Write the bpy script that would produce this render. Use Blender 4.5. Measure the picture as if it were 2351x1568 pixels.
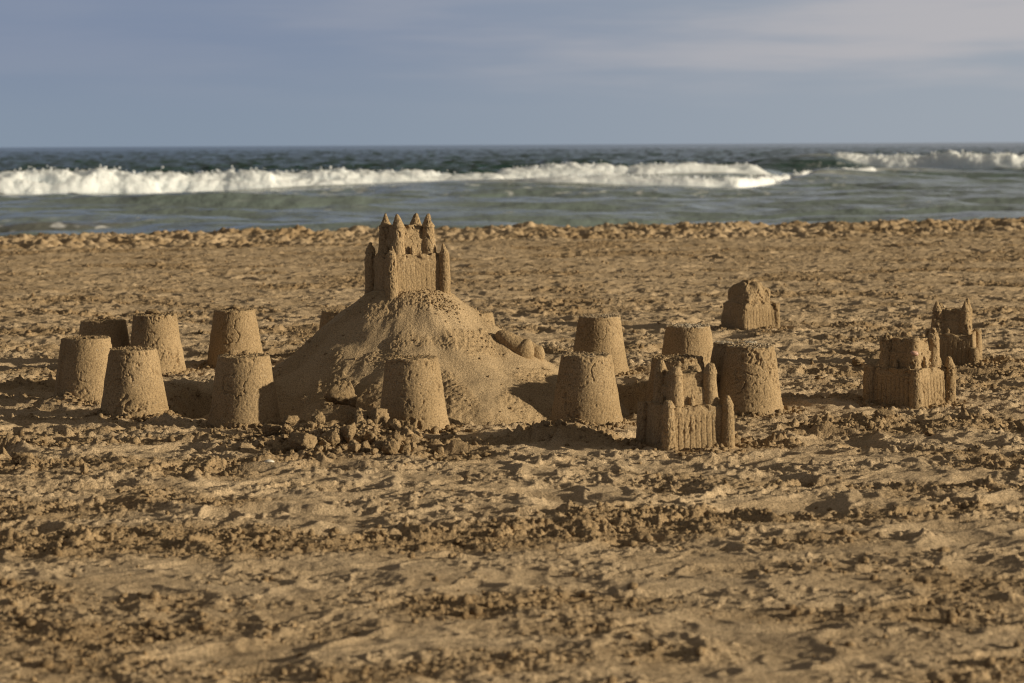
import bpy, math, random
import numpy as np
from mathutils import Matrix, Vector

C = bpy.context.scene
for o in list(bpy.data.objects):
    bpy.data.objects.remove(o, do_unlink=True)
R = math.radians

# ------------------------------------------------------------------ camera
CAM_H = 0.82
PITCH, ROLL = 4.66, 0.29
cam_d = bpy.data.cameras.new('camera')
cam = bpy.data.objects.new('camera', cam_d)
C.collection.objects.link(cam)
cam_d.lens = 85
cam_d.sensor_width = 36
cam_d.clip_start = 0.1
cam_d.clip_end = 20000
M_CAM = Matrix.Translation((0, 0, CAM_H)) @ Matrix.Rotation(R(90 - PITCH), 4, 'X') @ Matrix.Rotation(-R(ROLL), 4, 'Z')
cam.matrix_world = M_CAM
cam_d.dof.use_dof = True
cam_d.dof.focus_distance = 7.6
cam_d.dof.aperture_fstop = 7.6
C.camera = cam

# ------------------------------------------------------------------ light
SUN_EL, SUN_AZ = 12.3, 103.5            # azimuth clockwise from straight ahead (+Y)
sun_dir = Vector((math.sin(R(SUN_AZ)) * math.cos(R(SUN_EL)), math.cos(R(SUN_AZ)) * math.cos(R(SUN_EL)), math.sin(R(SUN_EL))))
sl = bpy.data.lights.new('sun', 'SUN')
sl.energy = 5.0
sl.angle = R(0.53)
sl.color = (1.0, 0.87, 0.64)
so = bpy.data.objects.new('sun', sl)
so.rotation_euler = (-sun_dir).to_track_quat('-Z', 'Y').to_euler()
so.location = (20, -6, 8)
C.collection.objects.link(so)

C.view_settings.view_transform = 'Standard'
C.view_settings.look = 'None'
C.view_settings.exposure = 0.1
C.view_settings.gamma = 1.0
C.cycles.use_denoising = True
C.cycles.denoiser = 'OPENIMAGEDENOISE'
C.cycles.denoising_input_passes = 'RGB_ALBEDO_NORMAL'
C.cycles.denoising_prefilter = 'ACCURATE'
C.cycles.filter_width = 1.15

w = bpy.data.worlds.new('World')
C.world = w
w.use_nodes = True
nt = w.node_tree
N, L = nt.nodes, nt.links
N.clear()


def nd(nodes, typ, **kw):
    n = nodes.new(typ)
    for k, v in kw.items():
        setattr(n, k, v)
    return n


def math_node(nodes, links, op, a, b=None, clamp=False):
    m = nodes.new('ShaderNodeMath')
    m.operation = op
    m.use_clamp = clamp
    for i, v in enumerate((a, b)):
        if v is None:
            continue
        if isinstance(v, (int, float)):
            m.inputs[i].default_value = v
        else:
            links.new(v, m.inputs[i])
    return m.outputs[0]


def maprange(nodes, links, v, a, b, c=0.0, d=1.0):
    m = nodes.new('ShaderNodeMapRange')
    m.interpolation_type = 'SMOOTHSTEP'
    links.new(v, m.inputs[0])
    for i, x in enumerate((a, b, c, d)):
        m.inputs[i + 1].default_value = x
    return m.outputs[0]


def mixc(nodes, links, f, a, b):
    m = nodes.new('ShaderNodeMix')
    m.data_type = 'RGBA'
    for s, v in ((m.inputs[0], f), (m.inputs[6], a), (m.inputs[7], b)):
        if isinstance(v, (int, float)):
            s.default_value = v
        elif isinstance(v, tuple):
            s.default_value = (*v, 1)
        else:
            links.new(v, s)
    return m.outputs[2]


sky = nd(N, 'ShaderNodeTexSky', sky_type='NISHITA', sun_disc=False)
sky.sun_elevation = R(SUN_EL)
sky.sun_rotation = R(SUN_AZ)
sky.air_density = 1.0
sky.dust_density = 2.0
bg_sky = nd(N, 'ShaderNodeBackground')
bg_sky.inputs[1].default_value = 0.06
L.new(sky.outputs[0], bg_sky.inputs[0])
# a high overcast veil and a bank of thin cloud above the sea
tc = nd(N, 'ShaderNodeTexCoord')
sep = nd(N, 'ShaderNodeSeparateXYZ')
L.new(tc.outputs['Generated'], sep.inputs[0])
X, Y, Z = sep.outputs
az = math_node(N, L, 'ARCTAN2', X, Y)
mp = nd(N, 'ShaderNodeMapping')
L.new(tc.outputs['Generated'], mp.inputs[0])
mp.inputs['Rotation'].default_value = (0, R(-14), 0)
mp.inputs['Scale'].default_value = (5, 5, 46)
mp.inputs['Location'].default_value = (3.1, 0.4, 0.7)
n1 = nd(N, 'ShaderNodeTexNoise')
n1.inputs['Scale'].default_value = 1.0
n1.inputs['Detail'].default_value = 5
n1.inputs['Roughness'].default_value = 0.5
L.new(mp.outputs[0], n1.inputs[0])
mp2 = nd(N, 'ShaderNodeMapping')
L.new(tc.outputs['Generated'], mp2.inputs[0])
mp2.inputs['Rotation'].default_value = (0, R(-10), 0)
mp2.inputs['Scale'].default_value = (8, 8, 80)
n2 = nd(N, 'ShaderNodeTexNoise')
n2.inputs['Scale'].default_value = 1.3
n2.inputs['Detail'].default_value = 6
L.new(mp2.outputs[0], n2.inputs[0])
east = maprange(N, L, az, -0.16, 0.24)
low = maprange(N, L, Z, 0.0, 0.05, 1.0, 0.0)
base = mixc(N, L, low, (0.197, 0.248, 0.355), (0.230, 0.287, 0.365))
base = mixc(N, L, math_node(N, L, 'MULTIPLY', east, 0.75), base, (0.36, 0.395, 0.435))
wisps = math_node(N, L, 'ADD', math_node(N, L, 'MULTIPLY', n1.outputs[0], 0.65), math_node(N, L, 'MULTIPLY', n2.outputs[0], 0.35))
wf = maprange(N, L, wisps, 0.40, 0.62)
wf = math_node(N, L, 'MULTIPLY', wf, math_node(N, L, 'ADD', math_node(N, L, 'MULTIPLY', east, 0.68), 0.08))
wf = math_node(N, L, 'MULTIPLY', wf, maprange(N, L, Z, 0.008, 0.035))
cloudc = mixc(N, L, wf, base, (0.49, 0.465, 0.475))
# overhead the veil is thin and neutral grey
cloudc = mixc(N, L, maprange(N, L, Z, 0.09, 0.35), cloudc, (0.125, 0.107, 0.082))
bg_c = nd(N, 'ShaderNodeBackground')
L.new(cloudc, bg_c.inputs[0])
bg_c.inputs[1].default_value = 1.0
ms = nd(N, 'ShaderNodeMixShader')
cover = maprange(N, L, Z, 0.10, 0.40, 0.95, 0.86)
L.new(cover, ms.inputs[0])
L.new(bg_sky.outputs[0], ms.inputs[1])
L.new(bg_c.outputs[0], ms.inputs[2])
wo = nd(N, 'ShaderNodeOutputWorld')
L.new(ms.outputs[0], wo.inputs[0])

# ------------------------------------------------------------------ numpy noise
F = np.float32
_a = np.arange(256) * (2 * np.pi / 256)
GX, GY = np.cos(_a).astype(F), np.sin(_a).astype(F)
_rs = np.random.RandomState(5)
_g = _rs.normal(size=(256, 3))
_g /= np.linalg.norm(_g, axis=1)[:, None]
G3 = _g.astype(F)


def _hash(ix, iy, iz, seed):
    with np.errstate(over='ignore'):
        h = ix.astype(np.uint32) * np.uint32(374761393) + iy.astype(np.uint32) * np.uint32(668265263) + np.uint32((seed * 2246822519 + 97) & 0xffffffff)
        if iz is not None:
            h = h + iz.astype(np.uint32) * np.uint32(3266489917)
        h = (h ^ (h >> np.uint32(13))) * np.uint32(1274126177)
        h = h ^ (h >> np.uint32(16))
    return h


def p2(x, y, seed=0):
    x = np.asarray(x, F); y = np.asarray(y, F)
    fx, fy = np.floor(x), np.floor(y)
    ix, iy = fx.astype(np.int32), fy.astype(np.int32)
    dx, dy = x - fx, y - fy
    u = dx * dx * dx * (dx * (dx * 6 - 15) + 10)
    v = dy * dy * dy * (dy * (dy * 6 - 15) + 10)

    def g(a, b):
        h = (_hash(ix + a, iy + b, None, seed) & np.uint32(255)).astype(np.int32)
        return GX[h] * (dx - a) + GY[h] * (dy - b)
    a = g(0, 0); b = g(1, 0)
    a = a + u * (b - a)
    c = g(0, 1); d = g(1, 1)
    c = c + u * (d - c)
    return (a + v * (c - a)) * F(1.5)


def p3(P, s, seed=0):
    x, y, z = (np.asarray(P[..., i] * s, F) for i in range(3))
    fx, fy, fz = np.floor(x), np.floor(y), np.floor(z)
    ix, iy, iz = fx.astype(np.int32), fy.astype(np.int32), fz.astype(np.int32)
    dx, dy, dz = x - fx, y - fy, z - fz
    u = dx * dx * (3 - 2 * dx); v = dy * dy * (3 - 2 * dy); t = dz * dz * (3 - 2 * dz)
    out = 0
    for c in (0, 1):
        row = []
        for b in (0, 1):
            g = []
            for a in (0, 1):
                h = (_hash(ix + a, iy + b, iz + c, seed) & np.uint32(255)).astype(np.int32)
                q = G3[h]
                g.append(q[..., 0] * (dx - a) + q[..., 1] * (dy - b) + q[..., 2] * (dz - c))
            row.append(g[0] + u * (g[1] - g[0]))
        pl = row[0] + v * (row[1] - row[0])
        out = pl * (1 - t) if c == 0 else out + pl * t
    return out * F(1.6)


def ss(a, b, x):
    t = np.clip((x - a) / (b - a), 0, 1)
    return t * t * (3 - 2 * t)


# ------------------------------------------------------------------ mesh helpers
def mesh_np(name, V, quads=None, tris=None, smooth=True):
    me = bpy.data.meshes.new(name)
    V = np.ascontiguousarray(V.reshape(-1, 3), F)
    me.vertices.add(len(V))
    me.vertices.foreach_set('co', V.ravel())
    nq = 0 if quads is None else len(quads)
    nt_ = 0 if tris is None else len(tris)
    loops = []
    if nq:
        loops.append(np.ascontiguousarray(quads, np.int32).ravel())
    if nt_:
        loops.append(np.ascontiguousarray(tris, np.int32).ravel())
    loops = np.concatenate(loops)
    me.loops.add(len(loops))
    me.loops.foreach_set('vertex_index', loops)
    starts = np.concatenate([np.arange(nq) * 4, nq * 4 + np.arange(nt_) * 3]).astype(np.int32)
    me.polygons.add(nq + nt_)
    me.polygons.foreach_set('loop_start', starts)
    me.update(calc_edges=True)
    me.polygons.foreach_set('use_smooth', np.full(nq + nt_, smooth))
    me.validate()
    return me


def link(name, me, mat, parent=None, loc=(0, 0, 0)):
    o = bpy.data.objects.new(name, me)
    C.collection.objects.link(o)
    o.location = loc
    if me is not None and mat is not None:
        me.materials.append(mat)
    if parent is not None:
        o.parent = parent
    return o


def tag(o, label=None, cat=None, group=None, kind=None):
    for k, v in (('label', label), ('category', cat), ('group', group), ('kind', kind)):
        if v:
            o[k] = v
    return o


def attr(me, name, vals):
    a = me.attributes.new(name, 'FLOAT', 'POINT')
    a.data.foreach_set('value', np.ascontiguousarray(vals, F).ravel())


def grid_quads(n, m, wrap=False):
    i = np.arange(n - 1)[:, None]
    j = np.arange(m if wrap else m - 1)[None, :]
    j2 = (j + 1) % m
    a = i * m + j
    b = i * m + j2
    return np.stack([a, b, b + m, a + m], -1).reshape(-1, 4)


def grid_normals(G, wrap):
    if wrap:
        du = np.roll(G, -1, 1) - np.roll(G, 1, 1)
    else:
        du = np.gradient(G, axis=1)
    dv = np.gradient(G, axis=0)
    n = np.cross(du, dv)
    return n / np.maximum(np.linalg.norm(n, axis=-1), 1e-9)[..., None]


# pixel of the 2351 px wide photograph -> point on the plane z = z0
FPX = 85 / 36 * 2351


def at(px, py, z0=0.0):
    d = M_CAM.to_3x3() @ Vector(((px - 1175.5) / FPX, -(py - 784.0) / FPX, -1))
    t = (z0 - CAM_H) / d.z
    return Vector((d.x * t, d.y * t, z0))


# ------------------------------------------------------------------ materials
def sand_mat(name, dry, damp, use_attr=None, grain=1.0, pale=None, scale=1.0):
    m = bpy.data.materials.new(name)
    m.use_nodes = True
    n, l = m.node_tree.nodes, m.node_tree.links
    b = n['Principled BSDF']
    b.inputs['Roughness'].default_value = 0.95
    b.inputs['Specular IOR Level'].default_value = 0.12
    tcx = n.new('ShaderNodeTexCoord')
    co = tcx.outputs['Object']

    def noise(s, det, rough=0.55):
        q = n.new('ShaderNodeTexNoise')
        q.inputs['Scale'].default_value = s * scale
        q.inputs['Detail'].default_value = det
        q.inputs['Roughness'].default_value = rough
        l.new(co, q.inputs[0])
        return q.outputs[0]
    patch = maprange(n, l, noise(5, 4), 0.35, 0.68)
    if use_attr:
        at_ = n.new('ShaderNodeAttribute')
        at_.attribute_name = use_attr
        patch = math_node(n, l, 'ADD', math_node(n, l, 'MULTIPLY', patch, 0.4), math_node(n, l, 'MULTIPLY', at_.outputs['Fac'], 0.75), True)
    col = mixc(n, l, patch, dry, damp)
    fine = noise(230, 4, 0.75)
    dark = maprange(n, l, fine, 0.34, 0.60, 0.56, 1.18)
    vm = n.new('ShaderNodeVectorMath')
    vm.operation = 'SCALE'
    l.new(col, vm.inputs[0])
    l.new(dark, vm.inputs[3])
    col = vm.outputs[0]
    # pale grains and shell chips
    v = n.new('ShaderNodeTexVoronoi')
    v.inputs['Scale'].default_value = 330
    l.new(co, v.inputs[0])
    sp = n.new('ShaderNodeSeparateColor')
    l.new(v.outputs['Color'], sp.inputs[0])
    chip = math_node(n, l, 'MULTIPLY', math_node(n, l, 'GREATER_THAN', sp.outputs[0], 0.965), math_node(n, l, 'LESS_THAN', v.outputs['Distance'], 0.38))
    col = mixc(n, l, math_node(n, l, 'MULTIPLY', chip, 0.6), col, (0.62, 0.54, 0.42))
    if pale:
        pa = n.new('ShaderNodeAttribute')
        pa.attribute_name = 'pale'
        col = mixc(n, l, pa.outputs['Fac'], col, pale)
    l.new(col, b.inputs['Base Color'])
    b1 = n.new('ShaderNodeBump')
    b1.inputs['Strength'].default_value = 0.9 * grain
    b1.inputs['Distance'].default_value = 0.006
    l.new(noise(170, 4, 0.7), b1.inputs['Height'])
    l.new(b1.outputs[0], b.inputs['Normal'])
    return m


M_BEACH = sand_mat('beach_sand', (0.60, 0.452, 0.29), (0.40, 0.28, 0.158), 'clump', pale=None)
M_MOULD = sand_mat('moulded_sand', (0.365, 0.260, 0.148), (0.295, 0.207, 0.114), grain=.45, pale=(0.62, 0.55, 0.44))
M_MOUND = sand_mat('heaped_sand', (0.455, 0.333, 0.20), (0.385, 0.273, 0.155), 'clump', grain=.7)
M_CLOD = sand_mat('clod_sand', (0.36, 0.255, 0.145), (0.27, 0.185, 0.10), pale=(0.62, 0.55, 0.44))

# ------------------------------------------------------------------ layout
FH = 0.204
# name: px x, px y of the front foot (or of the hidden foot), base radius, top radius, height
BUCKETS = [
    # key, x, ybottom, rb, rt, h, seed, tilt(x,y), pits, cracks
    ('left_front', 309, 959, .101, .071, .202, 1, (0, 0), 1.0, 1.1),
    ('left_edge', 203, 930, .099, .071, .208, 2, (0, 0), .4, .5),
    ('left_shaded', 240, 856, .103, .080, .186, 3, (0, 1.0), .5, .5),
    ('left_back', 360, 861, .102, .076, .212, 4, (0, 1.0), 1.4, 1.2),
    ('back_tall', 541, 846, .104, .074, .212, 5, (0, .8), .6, 1.0),
    ('front_shadow', 562, 986, .103, .074, .207, 6, (0, 0), .6, 1.0),
    ('front_middle', 950, 994, .100, .074, .208, 7, (0, -1.2), 1.2, 1.2),
    ('front_right', 1347, 983, .104, .072, .206, 8, (0, 0), 1.0, 1.1),
    ('right_back', 1376, 863, .102, .072, .206, 9, (0, 0), .4, .7),
    ('right_white', 1580, 893, .100, .074, .206, 10, (0, 0), .5, .6),
    ('behind_castle', 1556, 955, .101, .075, .170, 11, (0, 0), 1.5, .6),
    ('right_split', 1721, 955, .101, .071, .205, 12, (0, -.5), .9, 1.3),
    ('hidden_left', 786, 826, .100, .076, .182, 13, (0, 0), .5, .6),
    ('hidden_right', 1087, 851, .100, .072, .206, 14, (0, 0), .3, .4),
]
BP = {}
for b in BUCKETS:
    p = at(b[1], b[2])
    k = p.xy.length
    BP[b[0]] = Vector((p.x * (k + b[3]) / k, p.y * (k + b[3]) / k, 0))

MOUND = Vector((-0.307, 7.86, 0))
S_ = 0.17     # spacing of the castle mould's corner towers


def castle_centre(px, py, psi, z0=0.0, cx=-1, cy=-1):
    """centre of a castle whose corner tower (cx, cy) has its foot centre near this pixel"""
    p = at(px, py, z0)
    c, s = math.cos(R(psi)), math.sin(R(psi))
    ox, oy = cx * S_ / 2, cy * S_ / 2
    return Vector((p.x - (c * ox - s * oy), p.y - (s * ox + c * oy), z0))


CAST = {
    'mound': (Vector((-.340, 7.865, .343)), 25),
    'front': (castle_centre(1536, 1035, 20), 20),
    'corner': (castle_centre(2102, 939, 45), 45),
    'rear': (Vector((1.630, 8.93, 0)), -14),
    'worn': (castle_centre(1708, 758, 29), 29),
}

HEAP = at(775, 1016)


FEET = [(BP[b[0]].x, BP[b[0]].y, b[3]) for b in BUCKETS] + [(CAST[k][0].x, CAST[k][0].y, .13) for k in ('front', 'corner', 'rear', 'worn')]


def crest(x):
    return 24.5 + 0.33 * x + 0.35 * p2(x / 2.3, x * 0 + .3, 31) + .12 * p2(x / .6, x * 0 + .7, 32)


# patches of churned, clodded sand (pixel x, y, radius x in m, radius y in m, strength)
PATCHES = [(300, 1250, .55, .17, .9), (620, 1245, .4, .12, .7), (1190, 1215, .26, .14, 1.0), (775, 1030, .27, .12, .9),
           (160, 1000, .45, .2, .9), (1290, 1005, .16, .09, 1.2), (60, 1075, .25, .15, .8), (1180, 1390, .22, .12, .6),
           (450, 1440, .3, .14, .8), (2240, 850, .5, .5, .8), (1800, 1180, .5, .16, .8), (2050, 970, .45, .2, .8),
           (1700, 1010, .3, .12, .5), (2300, 1060, .3, .2, .7), (330, 1110, .4, .16, .5), (110, 890, .25, .2, .8),
           (640, 1010, .2, .1, .6), (1000, 1080, .35, .1, .3), (1850, 1310, .25, .1, .6), (760, 1740, .3, .1, .6)]
PW = [(at(a, b), c, d, e) for a, b, c, d, e in PATCHES]
SMOOTH = [(at(a, b), c, d) for a, b, c, d in
          [(880, 1110, .6, .18), (1900, 1050, .4, .2), (1500, 1140, .6, .16), (560, 1190, .5, .1), (420, 1000, .5, .06), (1600, 880, .15, .3), (1050, 1330, .5, .1)]]


def clump_mask(x, y):
    c = ss(-.12, .50, p2(x / .62, y / .40, 11) * .8 + p2(x / .23, y / .17, 12) * .45 + .05)
    far = ss(10.5, 14, y)
    c = c * (1 - .25 * ss(5.6, 4.4, y))
    c = c * (1 - .55 * far) + far * .75 * ss(.02, .42, p2(x / 1.5, y / .75, 13) + .35 * p2(x / .5, y / .4, 14))
    for p, rx, ry, e in PW:
        c = c + e * np.exp(-(((x - p.x) / rx) ** 2 + ((y - p.y) / ry) ** 2) ** 1.5)
    for p, rx, ry in SMOOTH:
        c = c - .8 * np.exp(-(((x - p.x) / rx) ** 2 + ((y - p.y) / ry) ** 2) ** 1.5)
    return np.clip(c, 0, 1.25)


def ground(x, y, fine=True):
    x = np.asarray(x, F); y = np.asarray(y, F)
    xw = x + .05 * p2(x / .3, y / .3, 1)
    yw = y + .05 * p2(x / .3, y / .3, 2)
    c = clump_mask(x, y)
    h = .010 * p2(x / 1.1, y / .8, 3) + .007 * p2(xw / .42, yw / .3, 4)
    # old footprints: shallow rounded hollows with pushed-up edges
    f = p2(xw / .26, yw / .22, 5)
    h -= .013 * ss(.22, .55, f) - .007 * np.exp(-((f - .14) / .08) ** 2)
    f2 = p2(xw / .15 + 9, yw / .12, 15)
    h -= .008 * ss(.2, .5, f2) - .005 * np.exp(-((f2 - .14) / .07) ** 2)
    h += .0042 * p2(xw / .08, yw / .06, 6) + .0030 * p2(x / .042, y / .03, 16)
    gate = ss(-.35, .45, p2(x / .16 + 3, y / .11, 27) + .4 * p2(x / .07, y / .05, 28))
    b = (np.abs(p2(xw / .12, yw / .085, 7)) - .25) * .020 + gate * ((np.abs(p2(xw / .052, yw / .042, 8)) - .2) * .020 + (np.abs(p2(xw / .030, yw / .027, 29)) - .2) * .011)
    if fine:
        b = b + (np.abs(p2(x / .017, y / .017, 9)) - .3) * .0085 * (.4 + gate) + (np.abs(p2(x / .010, y / .011, 10)) - .3) * .0045
    h += b * (.10 + 1.0 * c)
    if fine:
        h += .0018 * p2(x / .018, y / .014, 17)
        # small flakes of crust standing up out of the smooth sand
        g2 = ss(-.25, .25, p2(x / .3, y / .2, 19)) * (1 - .45 * ss(9.5, 13, y))
        h += (1 - .5 * c) * g2 * (.0070 * ss(.30, .48, p2(x / .042, y / .022, 18)) + .0060 * ss(.28, .50, p2(x / .020, y / .015, 20)))
    h = h * (1 - .15 * ss(7.0, 6.0, y) - .33 * ss(5.9, 4.2, y))
    # level ground under the castles and towers
    for px_, py_, rr_ in FEET:
        q = np.hypot(x - px_, y - py_)
        h *= 1 - .9 * ss(rr_ + .07, rr_ + .005, q)
        h += .010 * np.exp(-((q - rr_) / .020) ** 2) * ss(-.15, .5, p2(x / .055, y / .05, 33))
    # flat trodden strip in the middle distance
    h *= 1 - .15 * ss(11, 15, y) * (1 - ss(19.5, 20.5, y))
    # moat round the mound
    dx, dy = x - MOUND.x, y - MOUND.y
    r = np.sqrt(dx * dx + dy * dy)
    a = np.arctan2(dy, dx)
    ring = np.exp(-np.abs((r - .70 - .03 * np.sin(3 * a + 1)) / .125) ** 3)
    depth = .075 + .03 * np.sin(2 * a + 2.0) + .05 * np.exp(-((a + 2.55) / .35) ** 2) + .05 * np.exp(-((a + .55) / .3) ** 2)
    h = h - ring * depth 
    c = np.clip(c + 1.1 * ring, 0, 1.6)
    # heaps
    for p, rx, ry, e in ((HEAP, .19, .09, .040), (at(1290, 1005), .14, .08, .035), (at(785, 965), .08, .07, .045), (at(1310, 985), .07, .04, .02), (at(140, 930), .09, .05, .03)):
        h = h + e * np.exp(-((x - p.x) / rx) ** 2 - ((y - p.y) / ry) ** 2)
    # lumpy berm at the water's edge, then the slope down to the sea
    yc = crest(x)
    u = y - yc
    bm = ss(-4.6, -2.6, u + .5 * p2(x / 1.2, y / 2, 22))
    lump = np.abs(p2(x / .62, y / .8, 23)) * .070 + np.abs(p2(x / .28, y / .36, 24)) * .050 + np.abs(p2(x / .13, y / .16, 25)) * .045 + np.abs(p2(x / .06, y / .08, 26)) * .022 - .118
    c = np.clip(c + .22 * bm, 0, 1.4)
    h = h + bm * (lump + .02)
    h = h - np.where(u > 0, .085 * u * ss(0, 2.5, u), 0)
    return h, c


# ------------------------------------------------------------------ the beach
def build_beach():
    rows = [1.6]
    while rows[-1] < 60:
        d = rows[-1]
        k = .004 if d < 2.9 else .0012 if d < 5.5 else .0010 if d < 9.5 else .0013 if d < 13 else .0017 if d < 27.5 else .012
        rows.append(d * (1 + k))
    d = np.array(rows, F)
    tin = np.linspace(-.262, .262, 880)
    tout = .262 + .7 * (np.linspace(0, 1, 70)[1:] ** 1.8) + np.linspace(0, 1, 70)[1:] * .05
    t = np.concatenate([-tout[::-1], tin, tout]).astype(F)
    Yg = np.repeat(d[:, None], len(t), 1)
    Xg = Yg * t[None, :]
    H = np.empty_like(Xg); Cm = np.empty_like(Xg)
    step = 220
    for i in range(0, len(d), step):
        H[i:i + step], Cm[i:i + step] = ground(Xg[i:i + step], Yg[i:i + step])
    H = np.maximum(H, -2.2)
    me = mesh_np('sand_beach', np.stack([Xg, Yg, H], -1), grid_quads(len(d), len(t)))
    attr(me, 'clump', Cm)
    o = link('sand_beach', me, M_BEACH)
    tag(o, kind='structure')


build_beach()

# ------------------------------------------------------------------ the sea
SEA = -0.75


def sea_at(px, py):
    return at(px, py, SEA)


BRK1 = [(-420, 462), (-100, 458), (0, 456), (200, 455), (400, 452), (560, 446), (700, 441), (850, 438), (1000, 434), (1150, 425), (1300, 413), (1450, 407), (1600, 403), (1700, 402), (1790, 400)]
TOP1 = [(-420, 390), (-100, 392), (0, 392), (120, 390), (215, 382), (330, 399), (450, 396), (560, 386), (680, 394), (770, 384), (900, 394), (1000, 393), (1080, 395), (1200, 385), (1320, 373), (1450, 380), (1560, 372), (1680, 380), (1782, 375)]
BRK1B = [(1180, 420), (1320, 422), (1450, 430), (1580, 437), (1700, 438), (1780, 430), (1880, 420), (1960, 404), (2030, 392)]
TOP1B = [(1180, 414), (1320, 402), (1450, 404), (1580, 406), (1700, 408), (1780, 405), (1880, 388), (1960, 387), (2030, 383)]
BRK2 = [(1905, 360), (1960, 376), (2000, 386), (2080, 394), (2150, 399), (2230, 399), (2300, 396), (2351, 390), (2500, 384), (2750, 388)]
TOP2 = [(1905, 350), (1960, 352), (2050, 358), (2130, 357), (2200, 348), (2260, 354), (2325, 350), (2351, 359), (2500, 360), (2750, 372)]


def curve_of(pts, tops, dist):
    """a crest seen along these pixels, standing at about the given distances: centre line, foot and top heights of its foam"""
    u = np.linspace(pts[0][0], pts[-1][0], 700)
    k = np.hanning(31); k /= k.sum()

    def sm(v):
        return np.convolve(np.pad(v, 15, 'edge'), k, 'valid')
    yb = sm(np.interp(u, [p[0] for p in pts], [p[1] for p in pts]))
    yt = np.interp(u, [p[0] for p in tops], [p[1] for p in tops])
    d = sm(np.interp(u, [p[0] for p in dist], [p[1] for p in dist]))
    hor = 340 - 12 * u / 2351
    zb = np.maximum(CAM_H - (yb - hor) * d / FPX - SEA, .02)
    zt = np.maximum(CAM_H - (yt - hor) * d / FPX - SEA, zb + .08)
    return (u - 1175.5) / FPX * d, d, zb, zt


CURVES = [curve_of(BRK1, TOP1, [(-420, 75), (0, 76), (1000, 80), (1790, 83)]),
          curve_of(BRK1B, TOP1B, [(1180, 77), (1700, 76), (2030, 98)]),
          curve_of(BRK2, TOP2, [(1915, 132), (2351, 128), (2750, 126)])]


def sea_h(x, y):
    far = ss(70, 160, y)
    amp = .55 + 1.2 * far
    xw = x + 1.6 * p2(x / 9, y / 5, 40)
    yw = y + 1.2 * p2(x / 7, y / 6, 41)
    h = .20 * p2(x / 26, yw / 8.5, 42) * (.7 + .7 * far) + (1 - far) * (.20 * p2(xw / 8, yw / 3.6, 47) + .13 * p2(xw / 4, yw / 2.0, 49))
    h = h + amp * (.24 * (.4 - np.abs(p2(xw / 7.5, yw / 3.0, 43))) + .17 * (.4 - np.abs(p2(xw / 3.4, yw / 1.5, 44))) + .085 * (.4 - np.abs(p2(xw / 1.7, yw / .9, 45))) + .02 * p2(x / .8, y / .5, 46))
    # swells that carry the breakers
    for (xs, ys, zb, zt), back, fr in zip(CURVES, (5.0, 1.8, 6.0), (3.2, 1.6, 4.0)):
        yc = np.interp(x, xs, ys)
        b_ = np.interp(x, xs, zb); t_ = np.interp(x, xs, zt)
        out = np.maximum(np.maximum(xs[0] - x, x - xs[-1]), 0)
        e = np.exp(-(out / 7.0) ** 2)
        u = y - yc
        crest_z = np.where(u < 0, b_ + .10 * (t_ - b_), b_ + .55 * (t_ - b_) * ss(0, 1.5, u))
        wgt = e * np.exp(-(np.where(u < 0, u / fr, np.maximum(u - 1.5, 0) / back)) ** 2)
        h = h * (1 - .85 * wgt) + wgt * crest_z
    return h


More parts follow.
